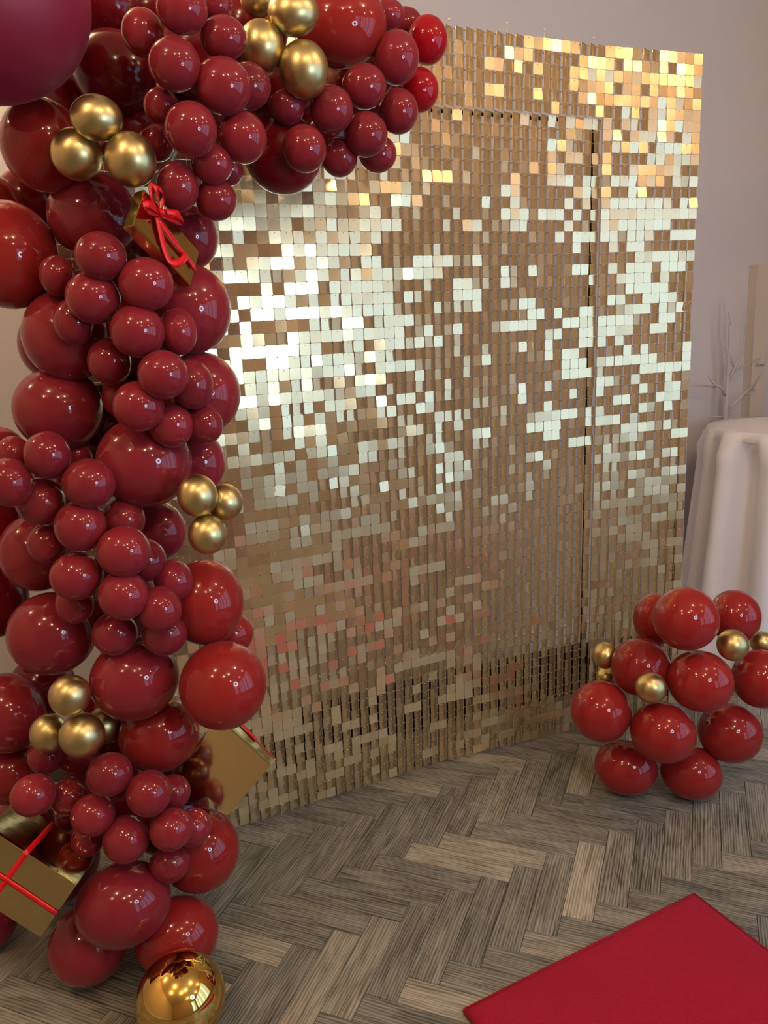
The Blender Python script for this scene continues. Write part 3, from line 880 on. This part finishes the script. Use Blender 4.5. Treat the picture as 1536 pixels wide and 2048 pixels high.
for a, b in (((0, 0), (CW, 0)), ((0, 0), (0, CL)), ((CW, 0), (CW, CL)), ((0, CL), (CW, CL))):
    p, q = eu * a[0] + ev * a[1], eu * b[0] + ev * b[1]
    add_tube(bm, [(p.x, p.y, 0.0048), (q.x, q.y, 0.0048)], 0.0044, 8)
obj('bound_edge', bm, M_CARPET, root, True)

# ------------------------------------------------------------------ cocktail table and its cloth
TC = Vector((1.55, 2.85)); TR = 0.30; THT = 0.95
t = tag(empty('cocktail_table', (TC.x, TC.y, 0)), 'tall round cocktail table hidden under the white cloth', 'table')
bm = bmesh.new(); add_lathe(bm, [(TR - 0.004, THT - 0.032), (TR, THT - 0.028), (TR, THT - 0.008), (TR - 0.004, THT - 0.005)], 48); obj('tabletop', bm, M_WHITE, t)
bm = bmesh.new(); add_lathe(bm, [(0.03, 0.02), (0.03, THT - 0.03)], 20); obj('pole', bm, M_WHITE, t, True)
bm = bmesh.new(); add_lathe(bm, [(0.26, 0.0), (0.26, 0.012), (0.06, 0.03), (0.03, 0.03)], 40); obj('base', bm, M_WHITE, t, True)
bm = bmesh.new()
seg, lv = 240, 40
cr = random.Random(11)
ph = [cr.uniform(0, 6.28) for _ in range(4)]
def fold(a):
    s = math.sin(12 * a + 0.6 * math.sin(3 * a + ph[0]) + ph[1])
    return math.copysign(abs(s) ** 0.5, s) * 0.75 + 0.25 * math.sin(8 * a + ph[2])
prev_ring = None
c0 = bm.verts.new((0, 0, THT))
for k in range(lv + 1):
    ring = []
    for i in range(seg):
        a = 2 * math.pi * i / seg
        if k <= 4:
            r = TR * (0.25 + 0.75 * k / 4) + 0.003; z_ = THT
        else:
            f = (k - 4) / (lv - 4)
            amp = 0.068 * min(1, f * 12) * (0.62 + 0.38 * f)
            r = TR + 0.005 - 0.02 * min(1, f * 7) + 0.07 * f + amp * fold(a) + 0.006 * (1 - f)
            z_ = THT - 0.004 - f * (THT - 0.014 + 0.012 * fold(a)) + (0.012 * (1 - f) if k < 7 else 0) * 0
            z_ = max(z_, 0.004)
        ring.append(bm.verts.new((r * math.cos(a), r * math.sin(a), z_)))
    for i in range(seg):
        if prev_ring is None: bm.faces.new((c0, ring[i], ring[(i + 1) % seg]))
        else: bm.faces.new((prev_ring[i], ring[i], ring[(i + 1) % seg], prev_ring[(i + 1) % seg]))
    prev_ring = ring
bmesh.ops.recalc_face_normals(bm, faces=bm.faces)
cl = obj('tablecloth', bm, M_CLOTH, None, True); cl.location = (TC.x, TC.y, 0)
tag(cl, 'white tablecloth hanging in deep folds over the tall round table', 'tablecloth')

# ------------------------------------------------------------------ pale twig tree behind the table
TREE = [[[2.514, 0.919], [2.513, 1.014], [2.515, 1.091], [2.515, 1.169], [2.501, 1.227], [2.49, 1.292]], [[2.522, 1.095], [2.544, 1.148], [2.553, 1.159], [2.586, 1.191], [2.604, 1.221], [2.616, 1.297], [2.625, 1.354], [2.625, 1.448]], [[2.545, 1.128], [2.575, 1.138], [2.624, 1.154], [2.705, 1.173]], [[2.501, 1.034], [2.465, 1.064], [2.429, 1.082], [2.387, 1.123]], [[2.449, 1.069], [2.365, 1.085], [2.279, 1.084]], [[2.526, 0.973], [2.564, 1.01], [2.607, 1.038], [2.667, 1.061]], [[2.608, 1.026], [2.649, 1.027]], [[2.528, 0.941], [2.587, 0.968]], [[2.508, 0.939], [2.412, 0.947]], [[2.51, 1.207], [2.511, 1.264], [2.515, 1.321]], [[2.512, 1.184], [2.479, 1.236]], [[2.547, 1.144], [2.516, 1.192]], [[2.664, 1.041], [2.697, 1.083], [2.721, 1.105]], [[2.485, 1.292], [2.49, 1.359], [2.488, 1.426]], [[2.515, 1.321], [2.516, 1.373]], [[2.676, 1.151], [2.733, 1.143]]]
tv_ = 2.575
base = room(2.46, tv_, 0)
t = tag(empty('twig_tree', base), 'pale bare twig tree standing by the wall behind the table', 'tree')
bm = bmesh.new()
add_tube(bm, [Vector((0, 0, 0.02))] + [room(u, tv_, z) - base for u, z in TREE[0]], [0.013, 0.0115, 0.011, 0.009, 0.007, 0.005, 0.003], 8)
obj('trunk', bm, M_TWIG, t, True)
for b in TREE[1:]:
    bm = bmesh.new()
    pts = [room(u, tv_ + 0.02 * math.sin(7 * z + u * 9) * (i > 0), z) - base for i, (u, z) in enumerate(b)]
    P = smooth_path(pts, 3)
    r0 = 0.0065 if len(b) > 3 else 0.0045
    add_tube(bm, P, [r0 * (1 - 0.75 * i / len(P)) for i in range(len(P))], 6)
    obj('branch', bm, M_TWIG, t, True)
bm = bmesh.new(); add_lathe(bm, [(0.045, 0.0), (0.05, 0.02), (0.045, 0.03), (0.02, 0.032)], 24); obj('base', bm, M_TWIG, t)

# ------------------------------------------------------------------ ring light on its stand, beside the photographer
RP = Vector((1.18, 0.05, 1.42))
t = tag(empty('ring_light', (RP.x, RP.y, 0)), 'white ring lamp on a black tripod facing the sequin backdrop', 'lamp')
face = (Vector((0.1, 2.1, 1.25)) - RP).normalized()
q = face.to_track_quat('Z', 'Y').to_matrix().to_4x4()
bm = bmesh.new()
bmesh.ops.create_circle(bm, segments=48, radius=0.1)
bm.free(); bm = bmesh.new()
R0, R1 = 0.125, 0.220
vs = []
for k in range(48):
    a = 2 * math.pi * k / 48
    vs.append([bm.verts.new((R * math.cos(a), R * math.sin(a), zz)) for R, zz in ((R0, 0.0), (R1, 0.0), (R1, -0.012), (R0, -0.012))])
for k in range(48):
    A_, B_ = vs[k], vs[(k + 1) % 48]
    for i in range(4): bm.faces.new((A_[i], A_[(i + 1) % 4], B_[(i + 1) % 4], B_[i]))
bmesh.ops.recalc_face_normals(bm, faces=bm.faces)
o = obj('lamp_ring', bm, M_RING, t)
o.data.materials.append(M_FRAME)
for pf in o.data.polygons:
    if pf.normal.z < 0.9: pf.material_index = 1
o.matrix_local = Matrix.Translation((0, 0, RP.z)) @ q
bm = bmesh.new(); add_tube(bm, [(0, 0, 0.55), (0, 0, RP.z - 0.225)], 0.011, 12); obj('pole', bm, M_FRAME, t, True)
for k in range(3):
    a = 2.1 * k + 0.4
    bm = bmesh.new(); add_tube(bm, [(0, 0, 0.6), (0.34 * math.cos(a), 0.34 * math.sin(a), 0.008)], 0.008, 8); obj('leg', bm, M_FRAME, t, True)
